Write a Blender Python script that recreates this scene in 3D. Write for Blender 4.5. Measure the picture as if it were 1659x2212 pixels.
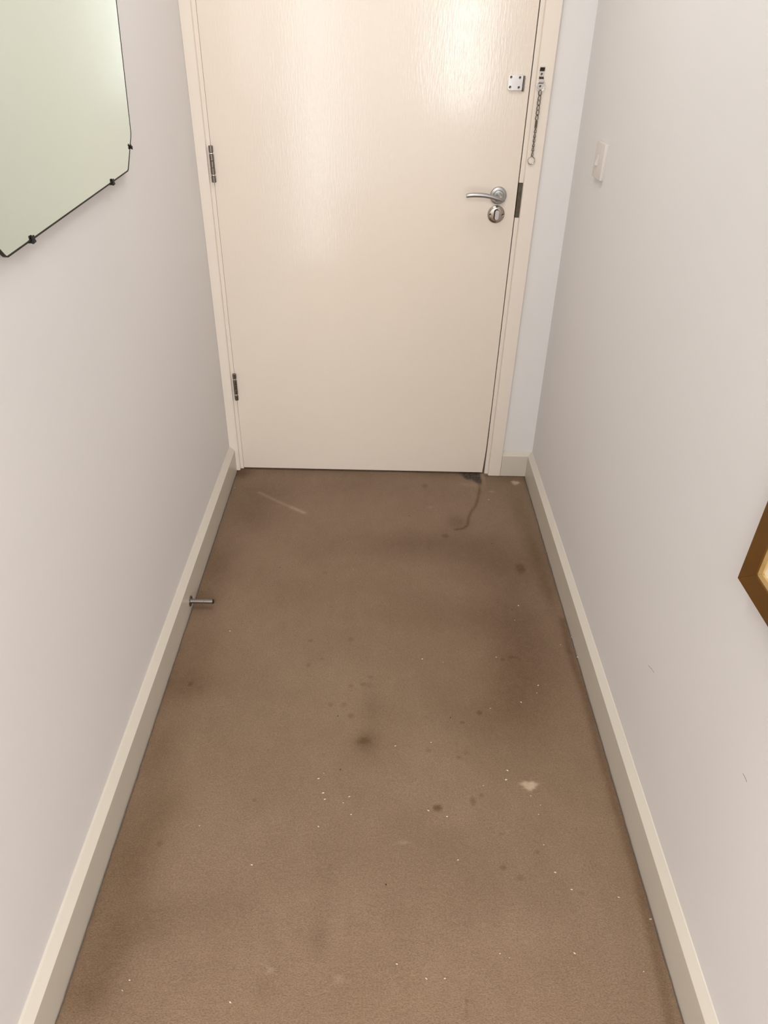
import bpy, bmesh, math, random
import numpy as np
from mathutils import Vector, Matrix

# ------------------------------------------------------------------ camera, world, lights, exposure
for o in list(bpy.data.objects):
    bpy.data.objects.remove(o)
sc = bpy.context.scene
COL = sc.collection
cam_d = bpy.data.cameras.new('camera')
cam = bpy.data.objects.new('camera', cam_d)
COL.objects.link(cam)
cam_d.sensor_fit = 'HORIZONTAL'
cam_d.sensor_width = 36.0
cam_d.lens = 36.0 * 1557.26 / 1659.0
cam_d.clip_start = 0.01
F = Vector((0.00827765, 0.82141892, -0.57026524))
RT = Vector((0.99974498, 0.00518432, 0.02197932))
UP = Vector((-0.02101067, 0.57030175, 0.82116653))
m = Matrix((RT, UP, -F)).transposed().to_4x4()
m.translation = Vector((0.5192, -2.3763, 1.4585))
cam.matrix_world = m
sc.camera = cam

world = bpy.data.worlds.new('world')
sc.world = world
world.use_nodes = True
world.node_tree.nodes['Background'].inputs[0].default_value = (0.75, 0.82, 1.0, 1)
world.node_tree.nodes['Background'].inputs[1].default_value = 0.6

sc.view_settings.view_transform = 'Standard'
sc.view_settings.look = 'None'
sc.view_settings.exposure = -0.10
sc.view_settings.gamma = 1.0
sc.view_settings.use_curve_mapping = False


def area_light(name, loc, rot, sx, sy, power, col):
    d = bpy.data.lights.new(name, 'AREA')
    d.shape = 'RECTANGLE'
    d.size, d.size_y = sx, sy
    d.energy = power
    d.color = col
    o = bpy.data.objects.new(name, d)
    COL.objects.link(o)
    o.location = loc
    o.rotation_euler = rot
    return o


ROOM_Y = -5.0          # far wall of the room the hallway opens into
HALL_Y = -2.75         # where the hallway ends, behind the camera
# added daylight panels for an invented sidelight, garden door and two windows, all unseen
area_light('sidelight_fill', (0.055, HALL_Y - 0.06, 1.03), (math.radians(90), 0, 0), 0.17, 2.02, 4.8, (0.96, 0.98, 1.0))
area_light('window_fill', (1.42, ROOM_Y - 0.06, 1.42), (math.radians(90), 0, 0), 0.60, 1.28, 46, (0.98, 0.99, 1.0))
area_light('garden_door_fill', (-0.13, ROOM_Y - 0.06, 1.03), (math.radians(90), 0, 0), 0.80, 2.00, 10, (0.97, 0.99, 1.0))
area_light('side_window_fill', (-1.62, -3.75, 1.45), (math.radians(90), 0, math.radians(-90)), 1.5, 1.3, 84, (0.95, 0.98, 1.0))
# added unseen fill panels at the ceiling of hallway and room
area_light('hall_ceiling_fill', (0.52, -0.85, 2.34), (0, 0, 0), 0.60, 0.60, 9.0, (1.0, 0.98, 0.97))
area_light('room_ceiling_fill', (0.5, -3.6, 2.34), (0, 0, 0), 1.0, 0.8, 48, (1.0, 0.985, 0.965))

# ------------------------------------------------------------------ helpers
random.seed(7)
PI = math.pi


def lin(r, g, b):
    def f(c):
        c /= 255.0
        return c / 12.92 if c <= 0.04045 else ((c + 0.055) / 1.055) ** 2.4
    return (f(r), f(g), f(b), 1.0)


def mat(name, col, rough=0.5, metal=0.0, spec=0.5, coat=0.0, bump=None, vary=0.0, vary_scale=3.0, rough_vary=0.0):
    """Principled material; bump = (scale, stretch xyz, strength, distance)."""
    M = bpy.data.materials.new(name)
    M.use_nodes = True
    nt = M.node_tree
    P = nt.nodes['Principled BSDF']
    P.inputs['Base Color'].default_value = col
    P.inputs['Roughness'].default_value = rough
    P.inputs['Metallic'].default_value = metal
    P.inputs['Specular IOR Level'].default_value = spec
    P.inputs['Coat Weight'].default_value = coat
    tc = nt.nodes.new('ShaderNodeTexCoord')
    if bump:
        s, st, strength, dist = bump
        mp = nt.nodes.new('ShaderNodeMapping')
        mp.inputs['Scale'].default_value = st
        n = nt.nodes.new('ShaderNodeTexNoise')
        n.inputs['Scale'].default_value = s
        n.inputs['Detail'].default_value = 3.0
        b = nt.nodes.new('ShaderNodeBump')
        b.inputs['Strength'].default_value = strength
        b.inputs['Distance'].default_value = dist
        nt.links.new(tc.outputs['Object'], mp.inputs['Vector'])
        nt.links.new(mp.outputs['Vector'], n.inputs['Vector'])
        nt.links.new(n.outputs['Fac'], b.inputs['Height'])
        nt.links.new(b.outputs['Normal'], P.inputs['Normal'])
    if vary:
        n = nt.nodes.new('ShaderNodeTexNoise')
        n.inputs['Scale'].default_value = vary_scale
        n.inputs['Detail'].default_value = 2.0
        nt.links.new(tc.outputs['Object'], n.inputs['Vector'])
        mr = nt.nodes.new('ShaderNodeMapRange')
        mr.inputs['From Min'].default_value = 0.3
        mr.inputs['From Max'].default_value = 0.7
        mr.inputs['To Min'].default_value = 1.0 - vary
        mr.inputs['To Max'].default_value = 1.0 + vary
        nt.links.new(n.outputs['Fac'], mr.inputs['Value'])
        mx = nt.nodes.new('ShaderNodeMix')
        mx.data_type = 'RGBA'
        mx.blend_type = 'MULTIPLY'
        mx.inputs['Factor'].default_value = 1.0
        mx.inputs['A'].default_value = col
        nt.links.new(mr.outputs['Result'], mx.inputs['B'])
        nt.links.new(mx.outputs['Result'], P.inputs['Base Color'])
    return M


M_WALL = mat('wall_paint', lin(225, 222, 220), 0.75, spec=0.25, bump=(140, (1, 1, 1), 0.06, 0.001), vary=0.012, vary_scale=2.2)
M_CEIL = mat('ceiling_paint', lin(236, 232, 228), 0.9, spec=0.1)
M_TRIM = mat('trim_gloss_paint', lin(229, 218, 205), 0.32, spec=0.45, bump=(170, (1, 1, 0.12), 0.10, 0.0006), vary=0.015, vary_scale=5)
M_BASE = mat('skirting_gloss_paint', lin(206, 198, 185), 0.35, spec=0.45, bump=(60, (1, 0.15, 1), 0.05, 0.001), vary=0.015, vary_scale=6)
M_DARK = mat('gap_dark', lin(45, 32, 24), 0.9, spec=0.1)
M_SATIN = mat('satin_chrome', lin(172, 171, 170), 0.36, metal=1.0, bump=(600, (1, 1, 1), 0.04, 0.0002))
M_POST = mat('dull_satin_steel', lin(150, 144, 140), 0.38, metal=1.0)
M_NICKEL = mat('polished_nickel', lin(178, 171, 160), 0.22, metal=1.0)
M_CHROME = mat('polished_steel', lin(214, 212, 211), 0.16, metal=1.0)
M_HINGE = mat('hinge_steel', lin(130, 123, 116), 0.28, metal=1.0, bump=(90, (1, 1, 6), 0.10, 0.0004))
M_STRIKE = mat('tarnished_strike', lin(92, 86, 74), 0.42, metal=0.85, vary=0.25, vary_scale=60)
M_BEND_REFLECT = mat('painted_bend_reflection', lin(78, 68, 60), 0.4, metal=0.9)
M_SCREW = mat('screw_recess', lin(52, 46, 40), 0.5, metal=0.6)
M_PLASTIC = mat('white_plastic', lin(212, 206, 200), 0.35, spec=0.5)
M_RUBBER = mat('black_rubber', lin(24, 21, 20), 0.6)
M_MIRROR = mat('aged_mirror_silver', lin(224, 241, 238), 0.06, metal=1.0)
M_BLACK = mat('blackened_edge', lin(34, 28, 24), 0.55, spec=0.3)
M_FRAME = mat('brown_gilt_wood', lin(110, 74, 26), 0.42, metal=0.35, bump=(120, (1, 0.2, 0.2), 0.08, 0.0006), vary=0.10, vary_scale=18)
M_FILLET = mat('gold_leaf_fillet', lin(220, 186, 124), 0.4, metal=0.45, vary=0.08, vary_scale=80)
M_MAT = mat('cream_mat_board', lin(232, 222, 205), 0.85, spec=0.2)
M_PRINT = mat('pale_print_paper', lin(205, 198, 184), 0.7, spec=0.2, vary=0.06, vary_scale=9)
M_LINT = mat('white_lint', lin(212, 198, 178), 0.9, spec=0.1)
M_SPECK = mat('dark_speck', lin(36, 26, 20), 0.9, spec=0.1)
M_SUB = mat('under_carpet_board', lin(58, 42, 30), 0.95, spec=0.05)


def door_material():
    """Cream gloss paint brushed vertically: fine vertical ridges plus a slow ripple."""
    M = mat('door_gloss_paint', lin(227, 215, 201), 0.14, spec=0.5, vary=0.012, vary_scale=2.0)
    nt = M.node_tree
    P = nt.nodes['Principled BSDF']
    tc = next(n for n in nt.nodes if n.type == 'TEX_COORD')

    def noise(scale, st, detail):
        mp = nt.nodes.new('ShaderNodeMapping')
        mp.inputs['Scale'].default_value = st
        n = nt.nodes.new('ShaderNodeTexNoise')
        n.inputs['Scale'].default_value = scale
        n.inputs['Detail'].default_value = detail
        nt.links.new(tc.outputs['Object'], mp.inputs['Vector'])
        nt.links.new(mp.outputs['Vector'], n.inputs['Vector'])
        return n
    fine = noise(210, (1, 1, 0.17), 2.0)
    b1 = nt.nodes.new('ShaderNodeBump')
    b1.inputs['Strength'].default_value = 0.30
    b1.inputs['Distance'].default_value = 0.0008
    nt.links.new(fine.outputs['Fac'], b1.inputs['Height'])
    slow = noise(9, (1, 1, 0.5), 1.0)
    b2 = nt.nodes.new('ShaderNodeBump')
    b2.inputs['Strength'].default_value = 0.12
    b2.inputs['Distance'].default_value = 0.004
    nt.links.new(slow.outputs['Fac'], b2.inputs['Height'])
    nt.links.new(b1.outputs['Normal'], b2.inputs['Normal'])
    nt.links.new(b2.outputs['Normal'], P.inputs['Normal'])
    return M


M_DOOR = door_material()


def carpet_material():
    M = bpy.data.materials.new('beige_carpet')
    M.use_nodes = True
    nt = M.node_tree
    N, L = nt.nodes, nt.links
    P = N['Principled BSDF']
    P.inputs['Roughness'].default_value = 1.0
    P.inputs['Specular IOR Level'].default_value = 0.05
    P.inputs['Sheen Weight'].default_value = 0.12
    P.inputs['Sheen Roughness'].default_value = 0.5
    tc = N.new('ShaderNodeTexCoord')

    def noise(scale, detail, rough=0.5, st=(1, 1, 1)):
        mp = N.new('ShaderNodeMapping')
        mp.inputs['Scale'].default_value = st
        n = N.new('ShaderNodeTexNoise')
        n.inputs['Scale'].default_value = scale
        n.inputs['Detail'].default_value = detail
        n.inputs['Roughness'].default_value = rough
        L.new(tc.outputs['Object'], mp.inputs['Vector'])
        L.new(mp.outputs['Vector'], n.inputs['Vector'])
        return n.outputs['Fac']

    def rng(v, a, b, c, d):
        mr = N.new('ShaderNodeMapRange')
        for k, x in zip(('From Min', 'From Max', 'To Min', 'To Max'), (a, b, c, d)):
            mr.inputs[k].default_value = x
        L.new(v, mr.inputs['Value'])
        return mr.outputs['Result']

    def mix(fac, A, B, mode='MIX'):
        mx = N.new('ShaderNodeMix')
        mx.data_type = 'RGBA'
        mx.blend_type = mode
        for k, v in (('Factor', fac), ('A', A), ('B', B)):
            if hasattr(v, 'is_output'):
                L.new(v, mx.inputs[k])
            else:
                mx.inputs[k].default_value = v
        return mx.outputs['Result']

    def math_(op, a, b):
        n = N.new('ShaderNodeMath')
        n.operation = op
        for i, v in enumerate((a, b)):
            if hasattr(v, 'is_output'):
                L.new(v, n.inputs[i])
            else:
                n.inputs[i].default_value = v
        return n.outputs[0]

    def attr(n):
        a = N.new('ShaderNodeAttribute')
        a.attribute_name = n
        return a.outputs['Fac']
    col = mix(rng(noise(5.0, 4.0, 0.6), 0.3, 0.7, 0, 1), CARPET_A, CARPET_B)
    col = mix(rng(noise(28.0, 3.0, 0.6, (1, 0.6, 1)), 0.3, 0.75, 0.0, 0.35), col, CARPET_C)
    # pile grain: tuft tips and the gaps between them
    pile = noise(330.0, 2.0, 0.6, (0.8, 1.25, 1))
    fibre = noise(900.0, 1.0, 0.5)
    col = mix(1.0, col, rng(pile, 0.3, 0.7, 0.80, 1.20), 'MULTIPLY')
    col = mix(1.0, col, rng(fibre, 0.3, 0.7, 0.90, 1.10), 'MULTIPLY')
    rag = rng(noise(60.0, 4.0, 0.6), 0.3, 0.7, 0.85, 1.15)
    dark = math_('MINIMUM', math_('MULTIPLY', attr('soil_and_shade'), rag), 1.0)
    col = mix(dark, col, mix(1.0, col, STAIN_MUL, 'MULTIPLY'))
    blk = math_('MINIMUM', math_('MULTIPLY', attr('scorch'), rag), 1.0)
    col = mix(blk, col, SCORCH)
    lt = math_('MINIMUM', math_('MULTIPLY', attr('pale'), rag), 1.0)
    col = mix(lt, col, PALE)
    L.new(col, P.inputs['Base Color'])
    b = N.new('ShaderNodeBump')
    b.inputs['Strength'].default_value = 0.45
    b.inputs['Distance'].default_value = 0.003
    L.new(math_('ADD', pile, math_('MULTIPLY', fibre, 0.3)), b.inputs['Height'])
    L.new(b.outputs['Normal'], P.inputs['Normal'])
    return M


CARPET_A = lin(131, 109, 88)
CARPET_B = lin(138, 116, 95)
CARPET_C = lin(122, 100, 79)
STAIN_MUL = (0.47, 0.40, 0.31, 1)
SCORCH = lin(46, 40, 38)
PALE = lin(196, 174, 150)
M_CARPET = carpet_material()


def new_obj(name, bm, material, parent=None, smooth=False, bevel=0.0, seg=2):
    if bevel:
        bmesh.ops.bevel(bm, geom=[e for e in bm.edges if len(e.link_faces) == 2 and e.calc_face_angle(0) > 0.5],
                        offset=bevel, segments=seg, affect='EDGES', profile=0.5)
    bmesh.ops.recalc_face_normals(bm, faces=bm.faces)
    me = bpy.data.meshes.new(name)
    bm.to_mesh(me)
    bm.free()
    me.materials.append(material)
    if smooth:
        for p in me.polygons:
            p.use_smooth = True
        try:
            me.set_sharp_from_angle(angle=math.radians(38))
        except Exception:
            pass
    o = bpy.data.objects.new(name, me)
    COL.objects.link(o)
    if parent:
        o.parent = parent
    return o


def tag(o, label=None, cat=None, group=None, kind=None):
    if label:
        o['label'] = label
    if cat:
        o['category'] = cat
    if group:
        o['group'] = group
    if kind:
        o['kind'] = kind
    return o


def empty(name, loc, label, cat):
    o = bpy.data.objects.new(name, None)
    o.empty_display_size = 0.03
    COL.objects.link(o)
    o.location = loc
    tag(o, label, cat)
    return o


def box(bm, x0, x1, y0, y1, z0, z1):
    vs = [bm.verts.new(p) for p in ((x0, y0, z0), (x1, y0, z0), (x1, y1, z0), (x0, y1, z0),
                                    (x0, y0, z1), (x1, y0, z1), (x1, y1, z1), (x0, y1, z1))]
    for f in ((0, 3, 2, 1), (4, 5, 6, 7), (0, 1, 5, 4), (1, 2, 6, 5), (2, 3, 7, 6), (3, 0, 4, 7)):
        bm.faces.new([vs[i] for i in f])
    return vs


def boxes(*bs):
    bm = bmesh.new()
    for b in bs:
        box(bm, *b)
    return bm


def prism(poly, a0, a1, axis):
    """poly in the two other axes (x,z)->axis y, (x,y)->axis z, (y,z)->axis x."""
    bm = bmesh.new()

    def P(u, v, a):
        return {'x': (a, u, v), 'y': (u, a, v), 'z': (u, v, a)}[axis]
    A = [bm.verts.new(P(u, v, a0)) for u, v in poly]
    B = [bm.verts.new(P(u, v, a1)) for u, v in poly]
    n = len(poly)
    bm.faces.new(A)
    bm.faces.new(B[::-1])
    for i in range(n):
        bm.faces.new((A[i], B[i], B[(i + 1) % n], A[(i + 1) % n]))
    return bm


def sweep(bm, pts, radii, n=10, closed=False, up=Vector((0, 1, 0))):
    """Tube through pts; radii = float or list of (ra, rb): ra across, rb along 'up'."""
    pts = [Vector(p) for p in pts]
    N = len(pts)
    rings = []
    for i, p in enumerate(pts):
        a = pts[(i - 1) % N] if (closed or i > 0) else pts[i]
        b = pts[(i + 1) % N] if (closed or i < N - 1) else pts[i]
        t = (b - a).normalized()
        s = t.cross(up)
        if s.length < 1e-6:
            s = t.cross(Vector((1, 0, 0)))
        s.normalize()
        u = s.cross(t)
        ra, rb = radii[i] if isinstance(radii, list) else (radii, radii)
        rings.append([bm.verts.new(p + s * (ra * math.cos(2 * PI * k / n)) + u * (rb * math.sin(2 * PI * k / n))) for k in range(n)])
    for i in range(N if closed else N - 1):
        A, B = rings[i], rings[(i + 1) % N]
        for k in range(n):
            bm.faces.new((A[k], A[(k + 1) % n], B[(k + 1) % n], B[k]))
    if not closed:
        bm.faces.new(rings[0][::-1])
        bm.faces.new(rings[-1])
    return bm


def lathe(bm, prof, axis, origin, n=40):
    """prof = [(r, h)] revolved about an axis vector; capped when r = 0 at the ends."""
    ax = Vector(axis).normalized()
    a = ax.orthogonal().normalized()
    b = ax.cross(a)
    O = Vector(origin)
    rings = []
    for r, h in prof:
        if r < 1e-7:
            rings.append([bm.verts.new(O + ax * h)])
        else:
            rings.append([bm.verts.new(O + ax * h + (a * math.cos(2 * PI * k / n) + b * math.sin(2 * PI * k / n)) * r) for k in range(n)])
    for A, B in zip(rings, rings[1:]):
        for k in range(n):
            k2 = (k + 1) % n
            if len(A) == 1:
                bm.faces.new((A[0], B[k2], B[k]))
            elif len(B) == 1:
                bm.faces.new((A[k], A[k2], B[0]))
            else:
                bm.faces.new((A[k], A[k2], B[k2], B[k]))
    return bm


def screw_mesh(c, r, axis=(0, -1, 0)):
    """Countersunk cross-head screw: raised rim, dished head, dark recess."""
    bm = bmesh.new()
    lathe(bm, [(r, 0), (r, 0.0006), (r * 0.86, 0.0009), (r * 0.55, 0.0006), (r * 0.42, 0.0001), (0, 0.0001)], axis, c, 20)
    return bm


def screw(c, r, parent, material=None):
    s = new_obj('screw', screw_mesh(c, r), material or M_NICKEL, parent, True)
    s.data.materials.append(M_SCREW)
    for p in s.data.polygons:
        d = Vector(p.center) - Vector(c)
        rr = math.hypot(d.x, d.z)
        if rr < r * 0.5 or r * 0.84 < rr < r * 0.99 and p.normal.y > -0.95:
            p.material_index = 1
    return s


# ------------------------------------------------------------------ dimensions
XL = -0.0257           # face of the left skirting
WL = -0.045            # left wall
XR = 1.0815            # face of the right skirting
HB, HT = 0.0869, 0.1019


def wr(z):
    """the right wall leans in slightly towards its top"""
    return 1.0985 - 0.0118 * (z - 0.08)


CEIL = 2.40

# ------------------------------------------------------------------ large structure
bm = prism([(WL, 0), (WL, CEIL), (WL - 0.1, CEIL), (WL - 0.1, 0)], HALL_Y, 0.12, 'y')
tag(new_obj('wall_left', bm, M_WALL), 'pale lilac-white hallway wall on the left, mirror hung on it', 'wall', kind='structure')
bm = prism([(wr(0), 0), (wr(CEIL), CEIL), (1.20, CEIL), (1.20, 0)], HALL_Y, 0.12, 'y')
tag(new_obj('wall_right', bm, M_WALL), 'pale lilac-white hallway wall on the right with light switch', 'wall', kind='structure')
bm = boxes((0.9640, 1.0990, 0.0, 0.12, 0.0, CEIL - 0.001), (-0.044, 0.9640, 0.0, 0.12, 2.075, CEIL - 0.001))
tag(new_obj('wall_back', bm, M_WALL), 'narrow pale wall strip right of the door and above it', 'wall', kind='structure')
bm = boxes((-1.6, 2.6, ROOM_Y - 0.1, 0.12, CEIL, CEIL + 0.1))
tag(new_obj('ceiling', bm, M_CEIL), 'flat white ceiling over the hallway', 'ceiling', kind='structure')
for pts in [[(-1.3088, 0.3383), (-1.3255, 0.3465), (-1.3413, 0.3511)], [(-1.6864, 0.5002), (-1.6945, 0.5012), (-1.7008, 0.4997)]]:       # two hair-thin scuffs on the paint
    bm = bmesh.new()
    sweep(bm, [(wr(z) - 0.0001, y, z) for y, z in pts], 0.00024, 6, up=Vector((1, 0, 0)))
    new_obj('scuff_mark', bm, M_SPECK, bpy.data.objects['wall_right'])
# the room the hallway opens into, behind the camera
bm = boxes((-1.6, WL - 0.1, HALL_Y, HALL_Y + 0.1, 0, CEIL))
tag(new_obj('wall_rear_left', bm, M_WALL), 'room wall left of the hallway mouth, behind the camera', 'wall', kind='structure')
bm = boxes((1.20, 2.6, HALL_Y, HALL_Y + 0.1, 0, CEIL))
tag(new_obj('wall_rear_right', bm, M_WALL), 'room wall right of the hallway mouth, behind the camera', 'wall', kind='structure')
xx = (-1.7, -1.6)
bm = boxes((*xx, ROOM_Y - 0.1, -4.52, 0, CEIL), (*xx, -2.98, HALL_Y + 0.1, 0, CEIL), (*xx, -4.52, -2.98, 0, 0.78), (*xx, -4.52, -2.98, 2.12, CEIL))
tag(new_obj('wall_room_left', bm, M_WALL), 'left side wall of the room behind the camera', 'wall', kind='structure')
bm = boxes((2.6, 2.7, ROOM_Y - 0.1, HALL_Y + 0.1, 0, CEIL))
tag(new_obj('wall_room_right', bm, M_WALL), 'right side wall of the room behind the camera', 'wall', kind='structure')
yy = (ROOM_Y - 0.1, ROOM_Y)
bm = boxes((-1.6, -0.57, *yy, 0, CEIL), (-0.57, 0.31, *yy, 2.08, CEIL), (0.31, 1.08, *yy, 0, CEIL), (1.08, 1.76, *yy, 0, 0.74), (1.08, 1.76, *yy, 2.10, CEIL), (1.76, 2.6, *yy, 0, CEIL))
tag(new_obj('wall_rear', bm, M_WALL), 'far wall of the room behind the camera with openings for the added window and garden door', 'wall', kind='structure')
fy = (ROOM_Y - 0.07, ROOM_Y - 0.02)  # window and garden door frames added around the fill panels, out of view
bm = boxes((1.08, 1.11, *fy, 0.74, 2.10), (1.73, 1.76, *fy, 0.74, 2.10), (1.11, 1.73, *fy, 0.74, 0.77), (1.11, 1.73, *fy, 2.07, 2.10))
tag(new_obj('added_window_1', bm, M_TRIM), 'added white window frame in the unseen far wall behind the camera', 'window', kind='structure')
bm = boxes((-0.57, -0.53, *fy, 0.0, 2.08), (0.27, 0.31, *fy, 0.0, 2.08), (-0.53, 0.27, *fy, 2.03, 2.08))
tag(new_obj('added_garden_door', bm, M_TRIM), 'added white frame of an unseen garden door behind the camera', 'door', kind='structure')
sx_ = (-1.67, -1.62)  # frame added for the side window's fill panel, unseen
bm = boxes((*sx_, -4.52, -4.49, 0.78, 2.12), (*sx_, -3.01, -2.98, 0.78, 2.12), (*sx_, -4.49, -3.01, 0.78, 0.81), (*sx_, -4.49, -3.01, 2.09, 2.12))
tag(new_obj('added_window_2', bm, M_TRIM), 'added white frame of an unseen wide window left of the room behind the camera', 'window', kind='structure')
sy_ = (HALL_Y - 0.055, HALL_Y - 0.005)  # sidelight frame added to hold its light panel, unseen
bm = boxes((-0.045, -0.030, *sy_, 0.0, 2.08), (0.140, 0.160, *sy_, 0.0, 2.08), (-0.030, 0.140, *sy_, 2.04, 2.08))
tag(new_obj('added_sidelight', bm, M_TRIM), 'added white frame of an unseen sidelight at the hallway mouth behind the camera', 'window', kind='structure')

# ---- floor: fitted carpet, tucked down at the skirtings, soiled by traffic
BIG= [[0.933, -0.548, 0.1817, 0.1444, 0.3], [0.937, -0.912, 0.1253, 0.2582, 0.42], [0.813, -1.19, 0.1285, 0.1299, 0.24], [0.573, -0.474, 0.2006, 0.1011, 0.2], [0.744, -0.442, 0.1878, 0.0904, 0.16], [0.613, -0.768, 0.2084, 0.1433, 0.16], [0.501, -1.253, 0.0293, 0.0325, 0.3], [0.507, -1.286, 0.0666, 0.0723, 0.14], [0.51, -1.153, 0.033, 0.0594, 0.16], [0.07, -0.304, 0.0969, 0.1272, 0.26], [0.016, -0.613, 0.0581, 0.1259, 0.3], [0.026, -0.955, 0.0636, 0.141, 0.22], [0.036, -1.088, 0.0842, 0.0628, 0.28], [0.081, -0.155, 0.1526, 0.0931, 0.16], [-0.009, -0.765, 0.0617, 0.051, 0.3], [0.012, -1.316, 0.0541, 0.1149, 0.26], [0.026, -1.554, 0.0575, 0.1101, 0.32], [0.099, -1.683, 0.0535, 0.0518, 0.18], [0.035, -1.734, 0.0519, 0.0894, 0.3], [0.021, -1.82, 0.0492, 0.0438, 0.26], [0.064, -1.436, 0.0408, 0.0679, 0.18], [0.425, -1.596, 0.0283, 0.0573, 0.1], [0.424, -1.712, 0.0194, 0.0418, 0.2], [0.334, -1.793, 0.0252, 0.0378, 0.14], [0.183, -1.655, 0.1091, 0.0535, 0.08], [0.646, -1.522, 0.1484, 0.0726, 0.1], [0.757, -1.59, 0.0763, 0.0578, 0.1], [0.702, -1.103, 0.0727, 0.109, 0.12], [0.569, -1.196, 0.0695, 0.0859, 0.1], [0.307, 0.001, 0.3581, 0.0409, 0.3], [0.755, 0.002, 0.1079, 0.041, 0.3], [-0.008, -0.035, 0.0438, 0.04, 0.5], [1.02, -0.027, 0.0896, 0.0403, 0.3], [1.024, -0.24, 0.0335, 0.1181, 0.22], [1.041, -0.483, 0.0279, 0.1511, 0.25], [1.049, -0.692, 0.0201, 0.1084, 0.22], [0.792, -0.328, 0.0422, 0.0446, 0.28], [0.488, -0.107, 0.2604, 0.08, 0.1], [0.314, -0.507, 0.0909, 0.074, 0.1], [0.273, -0.694, 0.1276, 0.0539, 0.08], [0.776, -0.803, 0.1236, 0.0796, 0.14], [0.633, -0.991, 0.1015, 0.0855, 0.1], [0.889, -1.067, 0.0864, 0.1125, 0.16], [0.793, 0.038, 0.0727, 0.0349, 0.3], [0.89, -1.588, 0.0575, 0.1163, 0.06], [0.217, -1.084, 0.0726, 0.0789, 0.07], [0.143, -1.205, 0.0572, 0.085, 0.08], [0.325, -1.384, 0.0844, 0.0717, 0.07], [0.714, -1.647, 0.0554, 0.0633, 0.08], [0.585, -1.649, 0.046, 0.0631, 0.08]]
SPOTS= [[0.357, -0.618, 0.0087, 0.0068, 0.3], [0.666, -1.43, 0.0104, 0.008, 0.75], [0.747, -1.412, 0.0063, 0.0105, 0.45], [0.768, -1.396, 0.0053, 0.0059, 0.3], [0.787, -1.161, 0.0071, 0.0074, 0.45], [0.741, -1.193, 0.0058, 0.0043, 0.4], [0.652, -1.278, 0.0067, 0.0053, 0.3], [0.724, -1.296, 0.0067, 0.0052, 0.3], [0.742, -1.282, 0.0067, 0.0066, 0.25], [0.98, -0.577, 0.015, 0.0259, 0.4], [0.749, -0.411, 0.011, 0.0132, 0.35], [0.45, -0.909, 0.0078, 0.0091, 0.3], [0.337, -0.918, 0.0065, 0.0054, 0.35], [0.374, -0.987, 0.0051, 0.0051, 0.3], [0.34, -1.01, 0.005, 0.0067, 0.35], [0.508, -1.049, 0.0074, 0.0049, 0.3], [0.458, -1.081, 0.0061, 0.0063, 0.3], [0.489, -1.074, 0.0073, 0.0064, 0.35], [0.505, -1.077, 0.0098, 0.0079, 0.22], [0.409, -1.144, 0.0059, 0.006, 0.35], [0.442, -1.143, 0.0071, 0.0075, 0.3], [0.462, -1.178, 0.0082, 0.0073, 0.35], [0.256, -1.419, 0.0052, 0.0046, 0.35], [0.495, -1.253, 0.0158, 0.0108, 0.28], [0.795, -1.564, 0.0068, 0.005, 0.42], [0.828, -1.585, 0.0086, 0.0068, 0.3], [0.697, -1.812, 0.0033, 0.0044, 0.45], [0.695, -1.831, 0.0049, 0.0101, 0.22], [0.802, -1.489, 0.006, 0.0032, 0.35], [0.871, -0.976, 0.0064, 0.0052, 0.4], [0.9, -0.967, 0.0154, 0.0052, 0.25], [0.072, -1.525, 0.0068, 0.0072, 0.25], [0.693, -0.099, 0.0104, 0.0161, 0.3], [0.872, -1.529, 0.0049, 0.0051, 0.3], [0.036, -1.085, 0.006, 0.0063, 0.3], [0.947, -1.615, 0.0047, 0.0037, 0.22]]
LIGHT= [[0.881, -1.369, 0.0172, 0.0109, 0.55], [1.038, -0.063, 0.0142, 0.0132, 0.55], [0.337, -1.767, 0.006, 0.0047, 0.3], [0.589, -1.513, 0.0139, 0.0031, 0.22], [0.94, -0.128, 0.0104, 0.0063, 0.3], [0.872, -0.083, 0.0421, 0.0163, 0.16], [0.92, -0.031, 0.0071, 0.0402, 0.2], [0.707, -0.237, 0.0133, 0.0089, 0.12], [0.464, -1.78, 0.0085, 0.0077, 0.15]]
LINES= [([[0.901, -0.068], [0.896, -0.123], [0.883, -0.18], [0.872, -0.222], [0.851, -0.264], [0.838, -0.304], [0.831, -0.346], [0.813, -0.366], [0.787, -0.372]], 0.0054, 0.7), ([[1.068, -0.814], [1.062, -0.927], [1.07, -1.094], [1.067, -1.294], [1.068, -1.439], [1.071, -1.555], [1.067, -1.668], [1.061, -1.775], [1.054, -1.849]], 0.0105, 0.5)]
BLACK= [[0.819, 0.019], [0.915, 0.023], [0.903, -0.075], [0.861, -0.05], [0.842, -0.021]]
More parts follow.
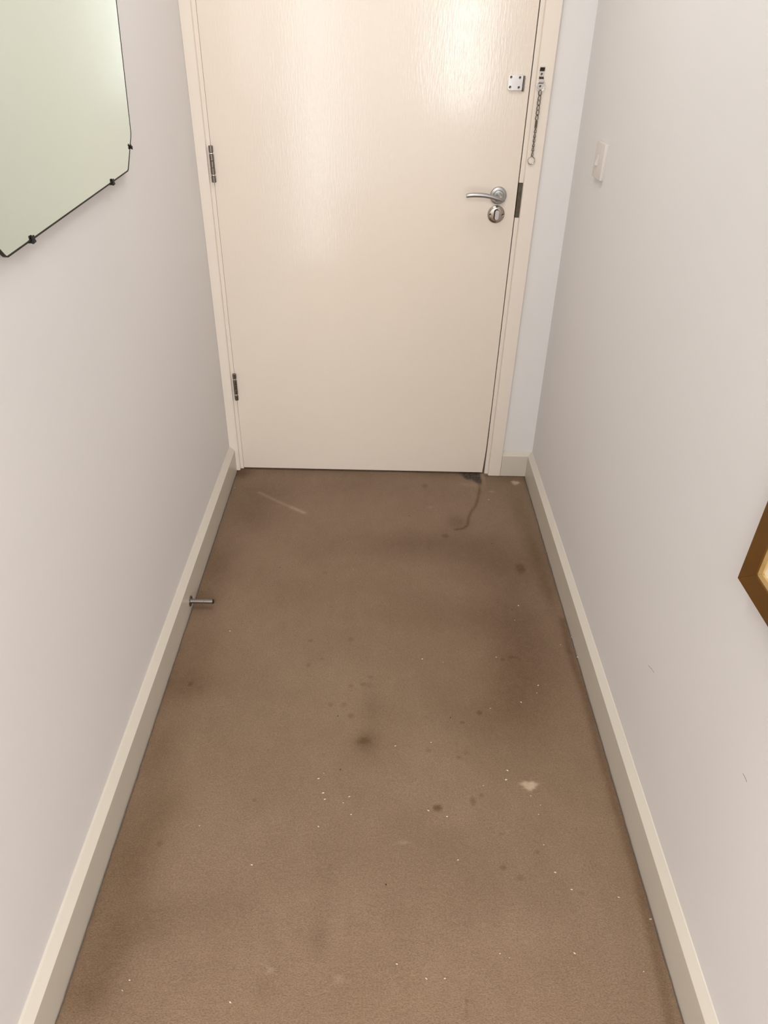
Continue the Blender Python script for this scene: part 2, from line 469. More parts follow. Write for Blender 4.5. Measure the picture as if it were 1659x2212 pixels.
WHITE= [[1.042, -0.916], [0.649, -0.98], [0.706, -0.991], [0.854, -0.968], [0.953, -1.067], [0.945, -1.093], [0.899, -1.125], [0.817, -1.147], [0.836, -1.33], [0.775, -1.372], [0.829, -1.355], [0.898, -1.419], [0.89, -1.442], [0.686, -1.451], [0.645, -1.437], [0.88, -1.396], [0.66, -1.255], [0.573, -1.267], [1.08, -0.962], [1.079, -0.885], [0.702, -1.55], [0.902, -1.573], [0.929, -1.608], [1.021, -1.622], [0.909, -1.729], [1.032, -1.759], [0.889, -1.513], [0.572, -1.753], [0.626, -1.777], [0.66, -1.776], [1.073, -1.664], [0.784, -1.739], [0.767, -1.732], [0.404, -1.48], [0.273, -1.568], [0.147, -1.483], [0.274, -1.82], [0.085, -1.787], [0.077, -1.804], [0.406, -1.347], [0.395, -1.361], [0.408, -1.398], [0.413, -1.414], [0.455, -1.422], [0.468, -1.406], [0.105, -0.887], [0.474, -1.45], [0.445, -0.601], [0.375, -0.063], [-0.011, -0.14], [1.077, -0.489], [0.927, -0.819], [0.947, -0.755], [0.923, -0.183]]
DARKS= [[0.429, -1.18], [0.712, -1.179], [0.212, -0.597], [0.629, -0.298], [0.902, -0.45], [0.387, -0.778], [0.448, -0.515], [0.444, -1.336], [-0.011, -0.722], [0.551, -1.604], [0.925, -0.773]]



def fade(d):
    return np.exp(-np.clip(d, 0, 40) * 1.3)


def carpet():
    ys = np.concatenate([np.linspace(HALL_Y - 0.05, -2.02, 40), np.arange(-2.016, 0.0001, 0.0032), np.linspace(0.004, 0.06, 10)])
    inner = np.arange(XL + 0.012, XR - 0.012, 0.0034)
    nx = len(inner) + 8
    X = np.zeros((len(ys), nx))
    Z = np.zeros_like(X)
    rs = np.random.RandomState(3)
    w = np.convolve(rs.randn(len(ys) + 24), np.ones(9) / 9, 'same')[:len(ys)]
    w2 = np.convolve(rs.randn(len(ys) + 24), np.ones(9) / 9, 'same')[:len(ys)]
    gl = 0.0022 + 0.0016 * w
    gr = 0.0020 + 0.0016 * w2
    gl, gr = np.clip(gl, 0.0006, 0.006), np.clip(gr, 0.0006, 0.006)
    X[:, 0], X[:, 1], X[:, 2], X[:, 3] = XL - 0.012, XL + gl, XL + gl + 0.0012, XL + gl + 0.0045
    X[:, 4:-4] = inner[None, :]
    X[:, -1], X[:, -2], X[:, -3], X[:, -4] = XR + 0.012, XR - gr, XR - gr - 0.0012, XR - gr - 0.0045
    Y = np.repeat(ys[:, None], nx, 1)
    for k, z in ((0, -0.011), (1, -0.011), (2, -0.0016), (3, -0.0002)):
        Z[:, k] = z
        Z[:, -1 - k] = z
    # gentle unevenness of a worn pile
    Z[:, 3:-3] += 0.0006 * np.sin(X[:, 3:-3] * 23 + 2 * np.sin(Y[:, 3:-3] * 9)) * np.sin(Y[:, 3:-3] * 31) + 0.00035 * rs.randn(len(ys), nx - 6)
    soil_and_shade = np.zeros_like(X)
    for cx, cy, rx, ry, s in BIG:
        soil_and_shade += 1.5 * s * np.exp(-(((X - cx) / rx) ** 2 + ((Y - cy) / ry) ** 2) * 1.1)
    # filtration soiling along the edges of the carpet
    soil_and_shade += 0.35 * np.exp(-((X - XL) / 0.035)) * (0.6 + 0.4 * np.sin(Y * 11 + 1)) + 0.2 * np.exp(-((XR - X) / 0.012))
    for cx, cy, rx, ry, s in SPOTS:
        soil_and_shade += 1.15 * s / (1 + np.exp(7 * (np.sqrt(((X - cx) / rx) ** 2 + ((Y - cy) / ry) ** 2) - 0.95)))

    def seg(path):
        D = np.full(X.shape, 9.0)
        for (ax, ay), (bx, by) in zip(path, path[1:]):
            dx, dy = bx - ax, by - ay
            t = np.clip(((X - ax) * dx + (Y - ay) * dy) / (dx * dx + dy * dy), 0, 1)
            D = np.minimum(D, np.hypot(X - ax - t * dx, Y - ay - t * dy))
        return D
    for path, wd, s in LINES:
        soil_and_shade += s * np.exp(-(seg(path) / wd) ** 2)
    # black smear by the foot of the door
    t = np.clip((X - 0.822) / (0.910 - 0.822), 0, 1)
    edge = -0.010 - 0.074 * t ** 0.8 + 0.006 * np.sin(X * 160)
    sm = np.clip((Y - edge) / 0.022 + 0.3, 0, 1) * np.clip((0.913 - X) / 0.006, 0, 1) * np.clip((X - 0.805) / 0.04, 0, 1)
    scorch = 0.98 * sm * (0.82 + 0.18 * np.clip(rs.randn(*X.shape), -1, 1))
    pale = np.zeros_like(X)
    for i, (cx, cy, rx, ry, s) in enumerate(LIGHT):
        ang = np.arctan2((Y - cy) / ry, (X - cx) / rx)
        rr = np.sqrt(((X - cx) / rx) ** 2 + ((Y - cy) / ry) ** 2) / (1 + 0.16 * np.sin(3 * ang + i) + 0.10 * np.sin(7 * ang + 2 * i))
        if s > 0.4:
            pale += s * 1.25 / (1 + np.exp(9 * (rr - 1)))
        else:
            pale += s * np.exp(-rr ** 2)
    # carpet worn to a paler line by the sweep of the door
    pale += 0.20 * np.exp(-(seg([[0.082, -0.167], [0.157, -0.222], [0.211, -0.259], [0.26, -0.291]]) / 0.007) ** 2) + 0.16 * np.exp(-(seg([[0.211, -0.259], [0.26, -0.291]]) / 0.008) ** 2)
    # gap shade and grime painted as a dark line along the door frame
    for path in ([[0.926, -0.0165], [1.082, -0.0165]], [[-0.026, -0.0165], [-0.011, -0.0165]], [[0.0, -0.001], [0.925, -0.001]]):
        soil_and_shade += 0.75 * np.exp(-(seg(path) / 0.0042) ** 2)
    V = np.stack([X, Y, Z], -1).reshape(-1, 3)
    ny = len(ys)
    idx = np.arange(ny * nx).reshape(ny, nx)
    Q = np.stack([idx[:-1, :-1], idx[:-1, 1:], idx[1:, 1:], idx[1:, :-1]], -1).reshape(-1, 4)
    me = bpy.data.meshes.new('floor')
    me.vertices.add(len(V))
    me.vertices.foreach_set('co', V.astype(np.float32).ravel())
    me.loops.add(Q.size)
    me.loops.foreach_set('vertex_index', Q.astype(np.int32).ravel())
    me.polygons.add(len(Q))
    me.polygons.foreach_set('loop_start', np.arange(0, Q.size, 4, dtype=np.int32))
    me.polygons.foreach_set('use_smooth', np.ones(len(Q), dtype=bool))
    me.update(calc_edges=True)
    for n, a in (('soil_and_shade', soil_and_shade), ('scorch', scorch), ('pale', pale)):
        at = me.attributes.new(n, 'FLOAT', 'POINT')
        at.data.foreach_set('value', np.clip(a, 0, 1).astype(np.float32).ravel())
    me.materials.append(M_CARPET)
    o = bpy.data.objects.new('floor', me)
    COL.objects.link(o)
    return o


floor = tag(carpet(), 'worn beige-brown fitted carpet with dark stains', 'carpet', kind='structure')
tag(new_obj('floor_board', boxes((-0.06, 1.11, HALL_Y - 0.05, 0.12, -0.05, -0.0115)), M_SUB, floor), kind='structure')
tag(new_obj('floor_rear', boxes((-1.6, 2.6, ROOM_Y - 0.1, HALL_Y - 0.05, -0.05, 0.0)), M_CARPET),
    'plain beige carpet of the room behind the camera', 'carpet', kind='structure')

# ---- skirting boards with a chamfered top
bm = prism([(XL, -0.012), (XL, HB), (XL - 0.0005, HB + 0.0008), (-0.0405, HT), (WL - 0.001, HT + 0.0008), (WL - 0.001, -0.012)], HALL_Y, 0.0, 'y')
tag(new_obj('baseboard_left', bm, M_BASE), 'cream skirting board with chamfered top along the left wall', 'skirting', kind='structure')
bm = prism([(XR, -0.012), (XR, HB), (XR + 0.0005, HB + 0.0008), (1.0960, HT), (1.0990, HT + 0.0008), (1.0990, -0.012)], HALL_Y, 0.0, 'y')
tag(new_obj('baseboard_right', bm, M_BASE), 'cream skirting board with chamfered top along the right wall', 'skirting', kind='structure')
bm = prism([(-0.0150, 0.0005), (-0.0150, HB), (-0.0145, HB + 0.0008), (-0.0018, HT - 0.001), (0.0, HT), (0.0, 0.0005)], 0.9855, 1.0968, 'x')
tag(new_obj('baseboard_back', bm, M_BASE), 'short cream skirting board between door frame and right wall', 'skirting', kind='structure')

# ---- door frame: architraves and rebated jambs
HD = 2.035


def architrave(x0, x1, z0, z1):
    bm = prism([(x0, 0.0), (x0, -0.0135), (x0 + 0.0015, -0.0150), (x1 - 0.0025, -0.0150), (x1 - 0.0006, -0.0138), (x1, -0.012), (x1, 0.0)], z0, z1, 'z')
    return bm


bm = prism([(-0.0445, 0.0), (-0.0445, -0.015), (-0.0165, -0.015), (-0.0135, -0.0132), (-0.0127, -0.011), (-0.0127, 0.0)], 0.0002, 2.10, 'z')
tag(new_obj('trim_1', bm, M_TRIM), 'cream architrave on the hinge side of the door, against left wall', 'door trim', kind='structure')
bm = prism([(0.9392, 0.0), (0.9392, -0.011), (0.9400, -0.0132), (0.9425, -0.015), (0.9835, -0.015), (0.9848, -0.0142), (0.9853, -0.012), (0.9853, 0.0)], 0.0002, 2.10, 'z')
trim_r = tag(new_obj('trim_2', bm, M_TRIM), 'cream architrave on the lock side, holding the door chain', 'door trim', kind='structure')
tag(new_obj('trim_3', boxes((-0.0445, 0.9853, -0.0152, 0.0, 2.05, 2.105)), M_TRIM, bevel=0.0015), 'cream architrave over the top of the door', 'door trim', kind='structure')
bm = boxes((-0.0440, -0.0012, 0.0, 0.118, 0.0, 2.075))
box(bm, -0.0012, 0.014, 0.048, 0.118, 0.0, 2.06)
tag(new_obj('trim_4', bm, M_TRIM), 'cream door jamb on the hinge side', 'door jamb', kind='structure')
bm = prism([(0.9262, -0.012), (0.9272, 0.16), (0.9272, 2.075), (0.9640, 2.075), (0.9640, -0.012)], 0.0, 0.118, 'y')
box(bm, 0.9110, 0.9275, 0.048, 0.118, -0.012, 2.06)
jamb_r = tag(new_obj('trim_5', bm, M_TRIM), 'cream door jamb on the lock side with dark strike plate', 'door jamb', kind='structure')
tag(new_obj('trim_6', boxes((-0.0012, 0.9270, 0.0, 0.118, 2.038, 2.075), (-0.0012, 0.927, 0.046, 0.118, 2.02, 2.04)), M_TRIM),
    'cream door jamb across the top of the door', 'door jamb', kind='structure')

# strike plate let into the lock-side jamb
bm = prism([(0.9268, 1.0395), (0.9398, 1.0395), (0.9412, 1.0380), (0.9412, 0.9405), (0.9398, 0.9390), (0.9268, 0.9390)], -0.0014, 0.0005, 'y')
box(bm, 0.9264, 0.9274, -0.0014, 0.040, 0.9392, 1.0393)
tag(new_obj('strike_plate', bm, M_STRIKE, jamb_r), 'dark tarnished steel strike plate')

# ---- the door
bm = prism([(-0.0002, 0.0050), (0.9180, 0.0050), (0.9225, 0.10), (0.9242, 0.30), (0.9242, HD), (-0.0002, HD)], 0.0, 0.044, 'y')
door = tag(new_obj('door_1', bm, M_DOOR, bevel=0.0009, seg=1), 'flush cream gloss-painted door at the end of the hallway', 'door', kind='structure')


def hinge(z0, z1):
    """Butt hinge seen as its knuckle barrel; the leaf is let into the edge of the frame."""
    h = new_obj('hinge', boxes((-0.0016, -0.0006, -0.004, 0.034, z0 + 0.001, z1 - 0.001)), M_HINGE, door)
    cx, cy, r = 0.0002, -0.0062, 0.0066
    ln = z1 - z0
    cuts = [0.0, 0.18, 0.23, 0.41, 0.60, 0.77, 0.82, 1.0]
    for i, (a, b) in enumerate(zip(cuts, cuts[1:])):
        ring = b - a < 0.1
        bm = bmesh.new()
        rr = r * (0.94 if ring else 1.0)
        g = 0.0006
        za, zb = z0 + a * ln + g * 0.5, z0 + b * ln - g * 0.5
        c = 0.0005
        lathe(bm, [(0, 0), (rr - c, 0), (rr, c), (rr, zb - za - c), (rr - c, zb - za), (0, zb - za)], (0, 0, 1), (cx, cy, za), 20)
        k = new_obj('washer' if ring else 'knuckle', bm, M_CHROME if ring else M_HINGE, h, True)
    bm = bmesh.new()
    lathe(bm, [(0, 0), (r * 0.72, 0), (r * 0.72, ln - 0.002), (0, ln - 0.002)], (0, 0, 1), (cx, cy, z0 + 0.001), 14)
    new_obj('pin', bm, M_SCREW, h, True)
    return h


tag(hinge(1.020, 1.121), 'upper steel butt hinge')
tag(hinge(0.2925, 0.394), 'lower steel butt hinge, dull grey')

# lever handle on a round rose
HX, HZ = 0.8680, 1.0020
bm = bmesh.new()
lathe(bm, [(0, 0), (0.0252, 0), (0.0252, 0.0050), (0.0242, 0.0072), (0.0218, 0.0082), (0.0166, 0.0086), (0.0160, 0.0095), (0.0150, 0.0118),
           (0.0138, 0.0122), (0.0112, 0.0122), (0, 0.0122)], (0, -1, 0), (HX, 0, HZ), 48)
handle = tag(new_obj('door_handle', bm, M_SATIN, door, True), 'satin chrome lever handle on a round rose')
bm = bmesh.new()
lathe(bm, [(0.0098, 0.010), (0.0098, 0.030), (0.0086, 0.039), (0.0060, 0.0455), (0.0, 0.048)], (0.07, -1, -0.03), (HX, 0, HZ), 24)
new_obj('neck', bm, M_SATIN, handle, True)
path = [(0.8812, -0.0500, 0.9955), (0.8796, -0.0505, 0.9962), (0.8750, -0.0512, 0.9979), (0.8680, -0.0520, 1.0002), (0.8583, -0.0526, 1.0030), (0.8465, -0.0530, 1.0062),
        (0.8341, -0.0532, 1.0088), (0.8222, -0.0532, 1.0105), (0.8103, -0.0531, 1.0113), (0.7980, -0.0530, 1.0115), (0.7851, -0.0528, 1.0112),
        (0.7750, -0.0526, 1.0101), (0.7665, -0.0524, 1.0086), (0.7644, -0.0524, 1.0082)]
LK = 1.17
rad = [(0.0015, 0.0020), (0.0034, 0.0038), (0.0046, 0.0050), (0.0050, 0.0056), (0.0052, 0.0058), (0.0054, 0.0058), (0.0056, 0.0058), (0.0057, 0.0058), (0.0058, 0.0058),
       (0.0058, 0.0057), (0.0057, 0.0056), (0.0055, 0.0054), (0.0052, 0.0050), (0.0046, 0.0044)]
bm = bmesh.new()
sweep(bm, path, [(p * LK, q * LK) for p, q in rad], 20)
new_obj('lever', bm, M_SATIN, handle, True)

# thumb-turn lock below it
TX, TZ = 0.8672, 0.9472
bm = bmesh.new()
lathe(bm, [(0, 0), (0.0264, 0), (0.0264, 0.0020), (0.0256, 0.0032), (0.0205, 0.0066), (0.0190, 0.0070), (0, 0.0070)], (0, -1, 0), (TX, 0, TZ), 48)
turn = tag(new_obj('thumb_turn', bm, M_NICKEL, door, True), 'round nickel thumb turn with two screws')


def pill(w, h, y0, y1, cx, cz, lean=0.0, n=14):
    pts = []
    r = w / 2
    for k in range(n + 1):
        a = PI * k / n
        pts.append((cx + r * math.cos(a), cz + h / 2 - r + r * math.sin(a)))
    for k in range(n + 1):
        a = PI + PI * k / n
        pts.append((cx + r * math.cos(a), cz - h / 2 + r + r * math.sin(a)))
    return prism(pts, y0, y1, 'y')


new_obj('collar', pill(0.0150, 0.0330, -0.0082, -0.006, TX - 0.0003, TZ), M_SCREW, turn, True)
new_obj('knob', pill(0.0118, 0.0285, -0.0165, -0.0080, TX + 0.0006, TZ + 0.0005), M_CHROME, turn, True, bevel=0.0016)
for s in (-1, 1):
    screw((TX + s * 0.0196, -0.0071, TZ - 0.0005), 0.0046, turn)

# keeper plate for the door chain
bm = bmesh.new()
kx0, kx1, kz0, kz1, r = 0.8618, 0.9026, 1.2828, 1.3202, 0.005
pts = [(kx1, kz1 - 0.0012), (kx1 - 0.0012, kz1)]
for k in range(5):
    a = PI / 2 + PI / 2 * k / 4
    pts.append((kx0 + r + r * math.cos(a), kz1 - r + r * math.sin(a)))
for k in range(5):
    a = PI + PI / 2 * k / 4
    pts.append((kx0 + r + r * math.cos(a), kz0 + r + r * math.sin(a)))
pts += [(kx1 - 0.0012, kz0), (kx1, kz0 + 0.0012)]
bm.free()
keeper = tag(new_obj('chain_keeper', prism(pts, -0.0075, 0.0, 'y'), M_CHROME, door, bevel=0.0006, seg=2), 'bright steel chain keeper plate with four screws')
bm = prism([(0.9026, -0.0070), (0.9036, -0.0060), (0.9052, -0.0030), (0.9095, -0.0026), (0.9095, 0.0), (0.9026, 0.0)], 1.2798, 1.3178, 'z')
for z in (1.2885, 1.2975, 1.3095):
    box(bm, 0.9070, 0.9103, -0.0038, -0.0005, z, z + 0.0026)
new_obj('slotted_flange', bm, M_HINGE, keeper)
for sx, sz in ((0.8688, 1.3142), (0.8936, 1.3136), (0.8684, 1.2898), (0.8930, 1.2894)):
    screw((sx, -0.0075, sz), 0.0036, keeper)

# ------------------------------------------------------------------ door chain on the architrave
CX = 0.9524
CF = -0.0150
chain = empty('door_chain', (CX, CF, 1.300), 'steel security chain hanging from the door frame, ring at its end', 'door chain')


def loc(bm):
    bmesh.ops.translate(bm, verts=bm.verts, vec=(-CX, -CF, -1.300))
    return bm


t = 0.0016
prof = [(-0.0005, 1.3432), (-0.0052, 1.3428), (-0.0062, 1.3405), (-0.0020, 1.3310), (-0.0018, 1.3290), (-0.0018, 1.3178), (-0.0028, 1.3160), (-0.0058, 1.3122), (-0.0072, 1.3100),
        (-0.0074, 1.3050), (-0.0064, 1.3030), (-0.0022, 1.3014), (-0.0018, 1.3005), (-0.0018, 1.2880), (-0.0005, 1.2878)]
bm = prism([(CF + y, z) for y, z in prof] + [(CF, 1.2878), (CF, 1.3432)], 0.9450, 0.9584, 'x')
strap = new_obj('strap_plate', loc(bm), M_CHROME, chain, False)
strap.data.materials.append(M_BEND_REFLECT)      # dark reflections in the strap's bends, painted as a darker steel
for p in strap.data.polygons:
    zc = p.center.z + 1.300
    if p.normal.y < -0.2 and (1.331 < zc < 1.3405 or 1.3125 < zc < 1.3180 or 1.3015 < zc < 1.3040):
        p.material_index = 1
for z in (1.3238, 1.2942):
    s = screw((0.9518, CF - 0.0018, z), 0.0033, strap)
    s.data.transform(Matrix.Translation((-CX, -CF, -1.300)))


def torus(c, R, r, tilt=0.0, n=36, k=10, squash=1.0):
    bm = bmesh.new()
    pts = [(c[0] + R * squash * math.cos(2 * PI * i / n), c[1] + tilt * math.sin(2 * PI * i / n), c[2] + R * math.sin(2 * PI * i / n)) for i in range(n)]
    sweep(bm, pts, r, k, closed=True)
    return bm


bm = torus((0.9530, CF - 0.0048, 1.2955), 0.0122, 0.0009, 0.0015)
b2 = torus((0.9530, CF - 0.0034, 1.2952), 0.0108, 0.0008, 0.0012)
me_tmp = bpy.data.meshes.new('tmp')
b2.to_mesh(me_tmp)
b2.free()
bm.from_mesh(me_tmp)
bpy.data.meshes.remove(me_tmp)
new_obj('split_ring', loc(bm), M_CHROME, chain, True)


def link_mesh(ln, wd, r, twist):
    """One curb link: a stadium of wire twisted along its length."""
    bm = bmesh.new()
    pts = []
    n = 28
    R = wd / 2 - r
    h = ln / 2 - r - R
    for i in range(n):
        a = 2 * PI * i / n
        x = R * math.cos(a)
        z = R * math.sin(a) + (h if math.sin(a) > 1e-6 else -h if math.sin(a) < -1e-6 else 0)
        tw = twist * z / (ln / 2)
        pts.append((x * math.cos(tw), x * math.sin(tw), z))
    sweep(bm, pts, r, 8, closed=True, up=Vector((0.13, 0.97, 0.21)))
    me = bpy.data.meshes.new('link')
    bmesh.ops.recalc_face_normals(bm, faces=bm.faces)
    bm.to_mesh(me)
    bm.free()
    me.materials.append(M_LINK)
    for p in me.polygons:
        p.use_smooth = True
    return me


M_LINK = mat('chain_steel', lin(118, 110, 102), 0.24, metal=1.0)


def add_link(me, x, z, rz, y=-0.0062):
    o = bpy.data.objects.new('link', me)
    COL.objects.link(o)
    o.parent = chain
    o.location = (x - CX, y, z - 1.300)
    o.rotation_euler = (0, 0, rz)
    return o


big_me = link_mesh(0.0162, 0.0102, 0.00135, 0.6)
for i in range(6):
    add_link(big_me, 0.9527 + 0.0002 * math.sin(i * 2.1), 1.2785 - 0.0122 * i, 0.30 if i % 2 else -0.22)
bm = prism([(0.9498, 1.2095), (0.9558, 1.2095), (0.9562, 1.2080), (0.9562, 1.1905), (0.9555, 1.1890), (0.9500, 1.1890), (0.9494, 1.1905), (0.9494, 1.2080)], CF - 0.0075, CF - 0.0048, 'y')
conn = new_obj('connector', loc(bm), M_STRIKE, chain, bevel=0.0006)
s = screw((0.9526, CF - 0.0075, 1.1925), 0.0017, conn)
s.name = 'rivet'
s.data.transform(Matrix.Translation((-CX, -CF, -1.300)))
small_me = link_mesh(0.0160, 0.0080, 0.0012, 1.1)
for i in range(6):
    add_link(small_me, 0.9530, 1.1838 - 0.0120 * i, 0.75 if i % 2 else 0.55, -0.0056)
bm = torus((0.9527, CF - 0.0030, 1.1040), 0.0108, 0.0009, 0.001)
b2 = torus((0.9527, CF - 0.0018, 1.1040), 0.0096, 0.0008, 0.001)
me_tmp = bpy.data.meshes.new('tmp')
b2.to_mesh(me_tmp)
b2.free()
bm.from_mesh(me_tmp)
bpy.data.meshes.remove(me_tmp)
new_obj('end_ring', loc(bm), M_NICKEL, chain, True)

# ------------------------------------------------------------------ mirror on the left wall
MX = -0.031
MC = -1.005            # centre along the wall


def corner_round(poly, rads, n=7):
    out = []
    N = len(poly)
    for i, (p, r) in enumerate(zip(poly, rads)):
        p = Vector(p)
        a = (Vector(poly[i - 1]) - p)
        b = (Vector(poly[(i + 1) % N]) - p)
        a.normalize()
        b.normalize()
        ang = a.angle(b)
        d = r / math.tan(ang / 2)
        p0, p1 = p + a * d, p + b * d
        for k in range(n + 1):
            tt = k / n
            q = p0 * (1 - tt) ** 2 + p * 2 * tt * (1 - tt) + p1 * tt * tt
            out.append((q.x, q.y))
    return out


half = [(0.312, 1.1655), (0.370, 1.2290), (0.4250, 1.545), (0.370, 1.861), (0.312, 1.925)]
rr = [0.016, 0.030, 0.06, 0.030, 0.016]
poly = [(MC + y, z) for y, z in half] + [(MC - y, z) for y, z in half[::-1]]
poly[0] = (-0.6935, 1.1655)
poly[-1] = (-1.3030, 1.1500)
rads = rr + rr[::-1]
outer = corner_round(poly, rads)
mirror = empty('mirror', (WL, MC, 1.16), 'frameless cut-corner wall mirror with blackened edge on the left wall', 'mirror')


def mloc(bm):
    bmesh.ops.translate(bm, verts=bm.verts, vec=(-WL, -MC, -1.16))
    return bm


cy = sum(p[0] for p in outer) / len(outer)
cz = sum(p[1] for p in outer) / len(outer)


def shrink(d):
    out = []
    N = len(outer)
    for i, p in enumerate(outer):
        tn = Vector(outer[(i + 1) % N]) - Vector(outer[i - 1])
        nrm = Vector((tn.y, -tn.x)).normalized()
        if nrm.dot(Vector((p[0] - cy, p[1] - cz))) < 0:
            nrm = -nrm
        q = Vector(p) - nrm * d
        out.append((q.x, q.y))
    return out


new_obj('backing', mloc(prism(shrink(0.004), WL + 0.0005, MX - 0.0042, 'x')), M_BLACK, mirror)
new_obj('glass', mloc(prism(shrink(0.0012), MX - 0.0042, MX, 'x')), M_MIRROR, mirror)
inn = shrink(0.0014)
rim = bmesh.new()
wv = [0.0009 if (p[1] > 1.22 or p[0] > -0.655) else 0.0015 for p in outer]
rows = []
for i, p in enumerate(outer):
    q = Vector(inn[i])
    n_ = (Vector(p) - q).normalized()
    w_ = wv[i] * random.uniform(0.85, 1.15)
    a_, b_ = (q - n_ * w_ * 0.6 if wv[i] > 0.001 else q + n_ * 0.0004), Vector(p)
    rows.append([rim.verts.new(v) for v in ((MX + 0.0007, a_.x, a_.y), (MX + 0.0007, b_.x, b_.y), (MX - 0.0044, b_.x, b_.y), (MX - 0.0044, a_.x, a_.y))])
for i in range(len(rows)):
    A, B = rows[i], rows[(i + 1) % len(rows)]
    for k in range(4):
        rim.faces.new((A[k], A[(k + 1) % 4], B[(k + 1) % 4], B[k]))
new_obj('blackened_rim', mloc(rim), M_BLACK, mirror)


def clip(y, z, ang, sc_=1.0):
    """Small bent metal clip: a foot under the edge and a lip over the face."""
    bm = bmesh.new()
    s = sc_
    box(bm, -0.0120, 0.0040, -0.0050 * s, 0.0050 * s, -0.0048, -0.0012)
    box(bm, 0.0008, 0.0034, -0.0042 * s, 0.0042 * s, -0.0030, 0.0062)
    box(bm, 0.0012, 0.0046, -0.0070 * s, -0.0028 * s, -0.0050, 0.0000)
    bmesh.ops.rotate(bm, verts=bm.verts, cent=(0, 0, 0), matrix=Matrix.Rotation(ang, 3, 'X'))
    bmesh.ops.translate(bm, verts=bm.verts, vec=(MX, y, z))
    return new_obj('clip', mloc(bm), M_BLACK, mirror, bevel=0.0006, seg=1)


clip(-0.8040, 1.1632, 0.0)
clip(-1.2090, 1.1530, 0.0)
clip(-0.6550, 1.2075, math.radians(47), 0.55)
clip(MC, 1.9255, PI)

# ------------------------------------------------------------------ light switch on the right wall
SZ0, SZ1, SY0, SY1 = 1.1075, 1.1930, -0.3405, -0.2545
sx = wr(1.15)
sw = empty('light_switch', (sx, (SY0 + SY1) / 2, SZ0), 'square white plastic light switch on the right wall', 'light switch')


def sloc(bm):
    bmesh.ops.translate(bm, verts=bm.verts, vec=(-sx, -(SY0 + SY1) / 2, -SZ0))
    return bm


bm = bmesh.new()
box(bm, sx - 0.0090, sx + 0.0012, SY0, SY1, SZ0, SZ1)
new_obj('plate', sloc(bm), M_PLASTIC, sw, True, bevel=0.0016, seg=3)
ym = (SY0 + SY1) / 2 + 0.010
zm = (SZ0 + SZ1) / 2
bm = prism([(sx - 0.0080, zm + 0.0135), (sx - 0.0098, zm + 0.0135), (sx - 0.0108, zm + 0.001), (sx - 0.0145, zm - 0.0130), (sx - 0.0080, zm - 0.0135)], ym - 0.0055, ym + 0.0055, 'y')
new_obj('rocker', sloc(bm), M_PLASTIC, sw, bevel=0.0004, seg=1)

# ------------------------------------------------------------------ door stop on the left skirting
DY, DZ = -0.7915, 0.0262
stop = empty('door_stop', (XL, DY, DZ), 'grey metal door stop with black tip on the left skirting', 'door stop')


def dloc(bm):
    bmesh.ops.translate(bm, verts=bm.verts, vec=(-XL, -DY, -DZ))
    return bm


bm = bmesh.new()
lathe(bm, [(0, 0), (0.0158, 0), (0.0158, 0.0016), (0.0145, 0.0030), (0.0075, 0.0034), (0, 0.0034)], (1, 0, 0), (XL, DY, DZ), 36)
new_obj('base_disc', dloc(bm), M_HINGE, stop, True)
bm = bmesh.new()
R0 = 0.0064
lathe(bm, [(0, 0.002), (R0 + 0.0008, 0.002), (R0 + 0.0008, 0.006), (R0, 0.0065), (R0, 0.0395), (R0 - 0.0005, 0.0400), (R0 - 0.0005, 0.0406), (R0, 0.0411), (R0, 0.0660), (0, 0.0660)],
      (1, 0, 0), (XL, DY, DZ), 28)
new_obj('post', dloc(bm), M_POST, stop, True)
bm = bmesh.new()
lathe(bm, [(0, 0.0655), (R0 + 0.0004, 0.0655), (R0 + 0.0004, 0.0675), (R0 - 0.001, 0.0690), (0, 0.0690)], (1, 0, 0), (XL, DY, DZ), 28)
new_obj('rubber_tip', dloc(bm), M_RUBBER, stop, True)
screw_bm = bmesh.new()
lathe(screw_bm, [(0.0026, 0.0030), (0.0022, 0.0040), (0, 0.0036)], (1, 0, 0), (XL, DY - 0.0015, DZ - 0.0110), 12)
new_obj('screw', dloc(screw_bm), M_NICKEL, stop, True)

# ------------------------------------------------------------------ picture frame on the right wall
PY1, PZ0 = -1.5252, 0.7590
PW, PH = 0.42, 0.52
PY0, PZ1 = PY1 - PW, PZ0 + PH
px = wr(0.76) - 0.0195
pic = empty('picture_frame', (px + 0.0195, (PY0 + PY1) / 2, PZ0), 'brown gilt picture frame with cream mat on the right wall', 'picture')


def ploc(bm):
    bmesh.ops.translate(bm, verts=bm.verts, vec=(-(px + 0.0195), -(PY0 + PY1) / 2, -PZ0))
    return bm


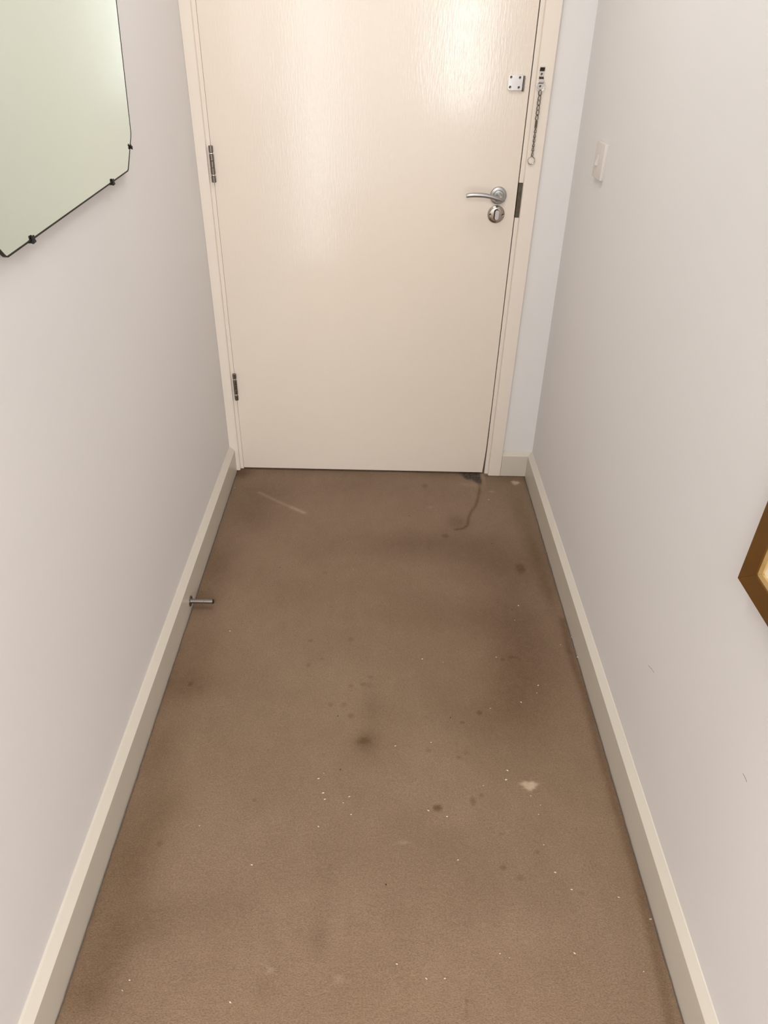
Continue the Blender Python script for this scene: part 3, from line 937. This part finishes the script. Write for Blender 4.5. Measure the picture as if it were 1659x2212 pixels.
def mitred(name, d0, d1, x0, x1, xb, material, gap=0.00006):
    """Four mitred lengths between inset d0 and d1; front at x0 (outer) .. x1 (inner), back at xb."""
    def rect(d):
        return [(PY1 - d, PZ0 + d), (PY0 + d, PZ0 + d), (PY0 + d, PZ1 - d), (PY1 - d, PZ1 - d)]
    O, I = rect(d0), rect(d1)
    for i in range(4):
        j = (i + 1) % 4
        u = (Vector(O[j]) - Vector(O[i])).normalized() * gap
        o0, o1 = Vector(O[i]) + u, Vector(O[j]) - u
        i0, i1 = Vector(I[i]) + u, Vector(I[j]) - u
        bm = bmesh.new()
        f = [bm.verts.new((x, q.x, q.y)) for q, x in ((o0, x0), (o1, x0), (i1, x1), (i0, x1))]
        b = [bm.verts.new((xb, q.x, q.y)) for q in (o0, o1, i1, i0)]
        bm.faces.new(f)
        bm.faces.new(b[::-1])
        for k in range(4):
            bm.faces.new((f[k], b[k], b[(k + 1) % 4], f[(k + 1) % 4]))
        new_obj(name, ploc(bm), material, pic, bevel=0.0002, seg=1)


xbk = px + 0.0178
mitred('frame_rail', 0.0, 0.0345, px, px + 0.002, xbk, M_FRAME)
mitred('gold_fillet', 0.0345, 0.0435, px + 0.0045, px + 0.0055, xbk - 0.004, M_FILLET)
bm = bmesh.new()
d = 0.040
y0, y1, z0, z1 = PY0 + d, PY1 - d, PZ0 + d, PZ1 - d
w = 0.055
for b in ((y0, y1, z0, z0 + w), (y0, y1, z1 - w, z1), (y0, y0 + w, z0 + w, z1 - w), (y1 - w, y1, z0 + w, z1 - w)):
    box(bm, px + 0.0085, px + 0.0105, *b)
new_obj('mat_board', ploc(bm), M_MAT, pic)
new_obj('print', ploc(boxes((px + 0.0107, px + 0.0120, y0, y1, z0, z1))), M_PRINT, pic)

# ------------------------------------------------------------------ bits on the carpet
def flecks(name, spots, material, lmin, lmax, aspect, label):
    bm = bmesh.new()
    for x, y in spots:
        a = random.uniform(-0.7, 0.5)
        ln = random.uniform(lmin, lmax)
        wd = ln * random.uniform(*aspect)
        ca, sa = math.cos(a), math.sin(a)
        z = 0.0006
        ring, top = [], []
        for k in range(6):
            q = 2 * PI * k / 6
            r = random.uniform(0.75, 1.15)
            u, v = ln / 2 * math.cos(q) * r, wd / 2 * math.sin(q) * r
            ring.append(bm.verts.new((x + u * ca - v * sa, y + u * sa + v * ca, z)))
            top.append(bm.verts.new((x + 0.7 * (u * ca - v * sa), y + 0.7 * (u * sa + v * ca), z + 0.0012)))
        bm.faces.new(top)
        bm.faces.new(ring[::-1])
        for k in range(6):
            bm.faces.new((ring[k], ring[(k + 1) % 6], top[(k + 1) % 6], top[k]))
    return tag(new_obj(name, bm, material), label, 'lint', kind='stuff')


flecks('lint', WHITE, M_LINT, 0.0026, 0.0066, (0.3, 0.6), 'scattered white lint flecks lying on the beige carpet')
flecks('grit', DARKS, M_SPECK, 0.0022, 0.0034, (0.7, 1.0), 'scattered dark grit specks lying on the beige carpet')
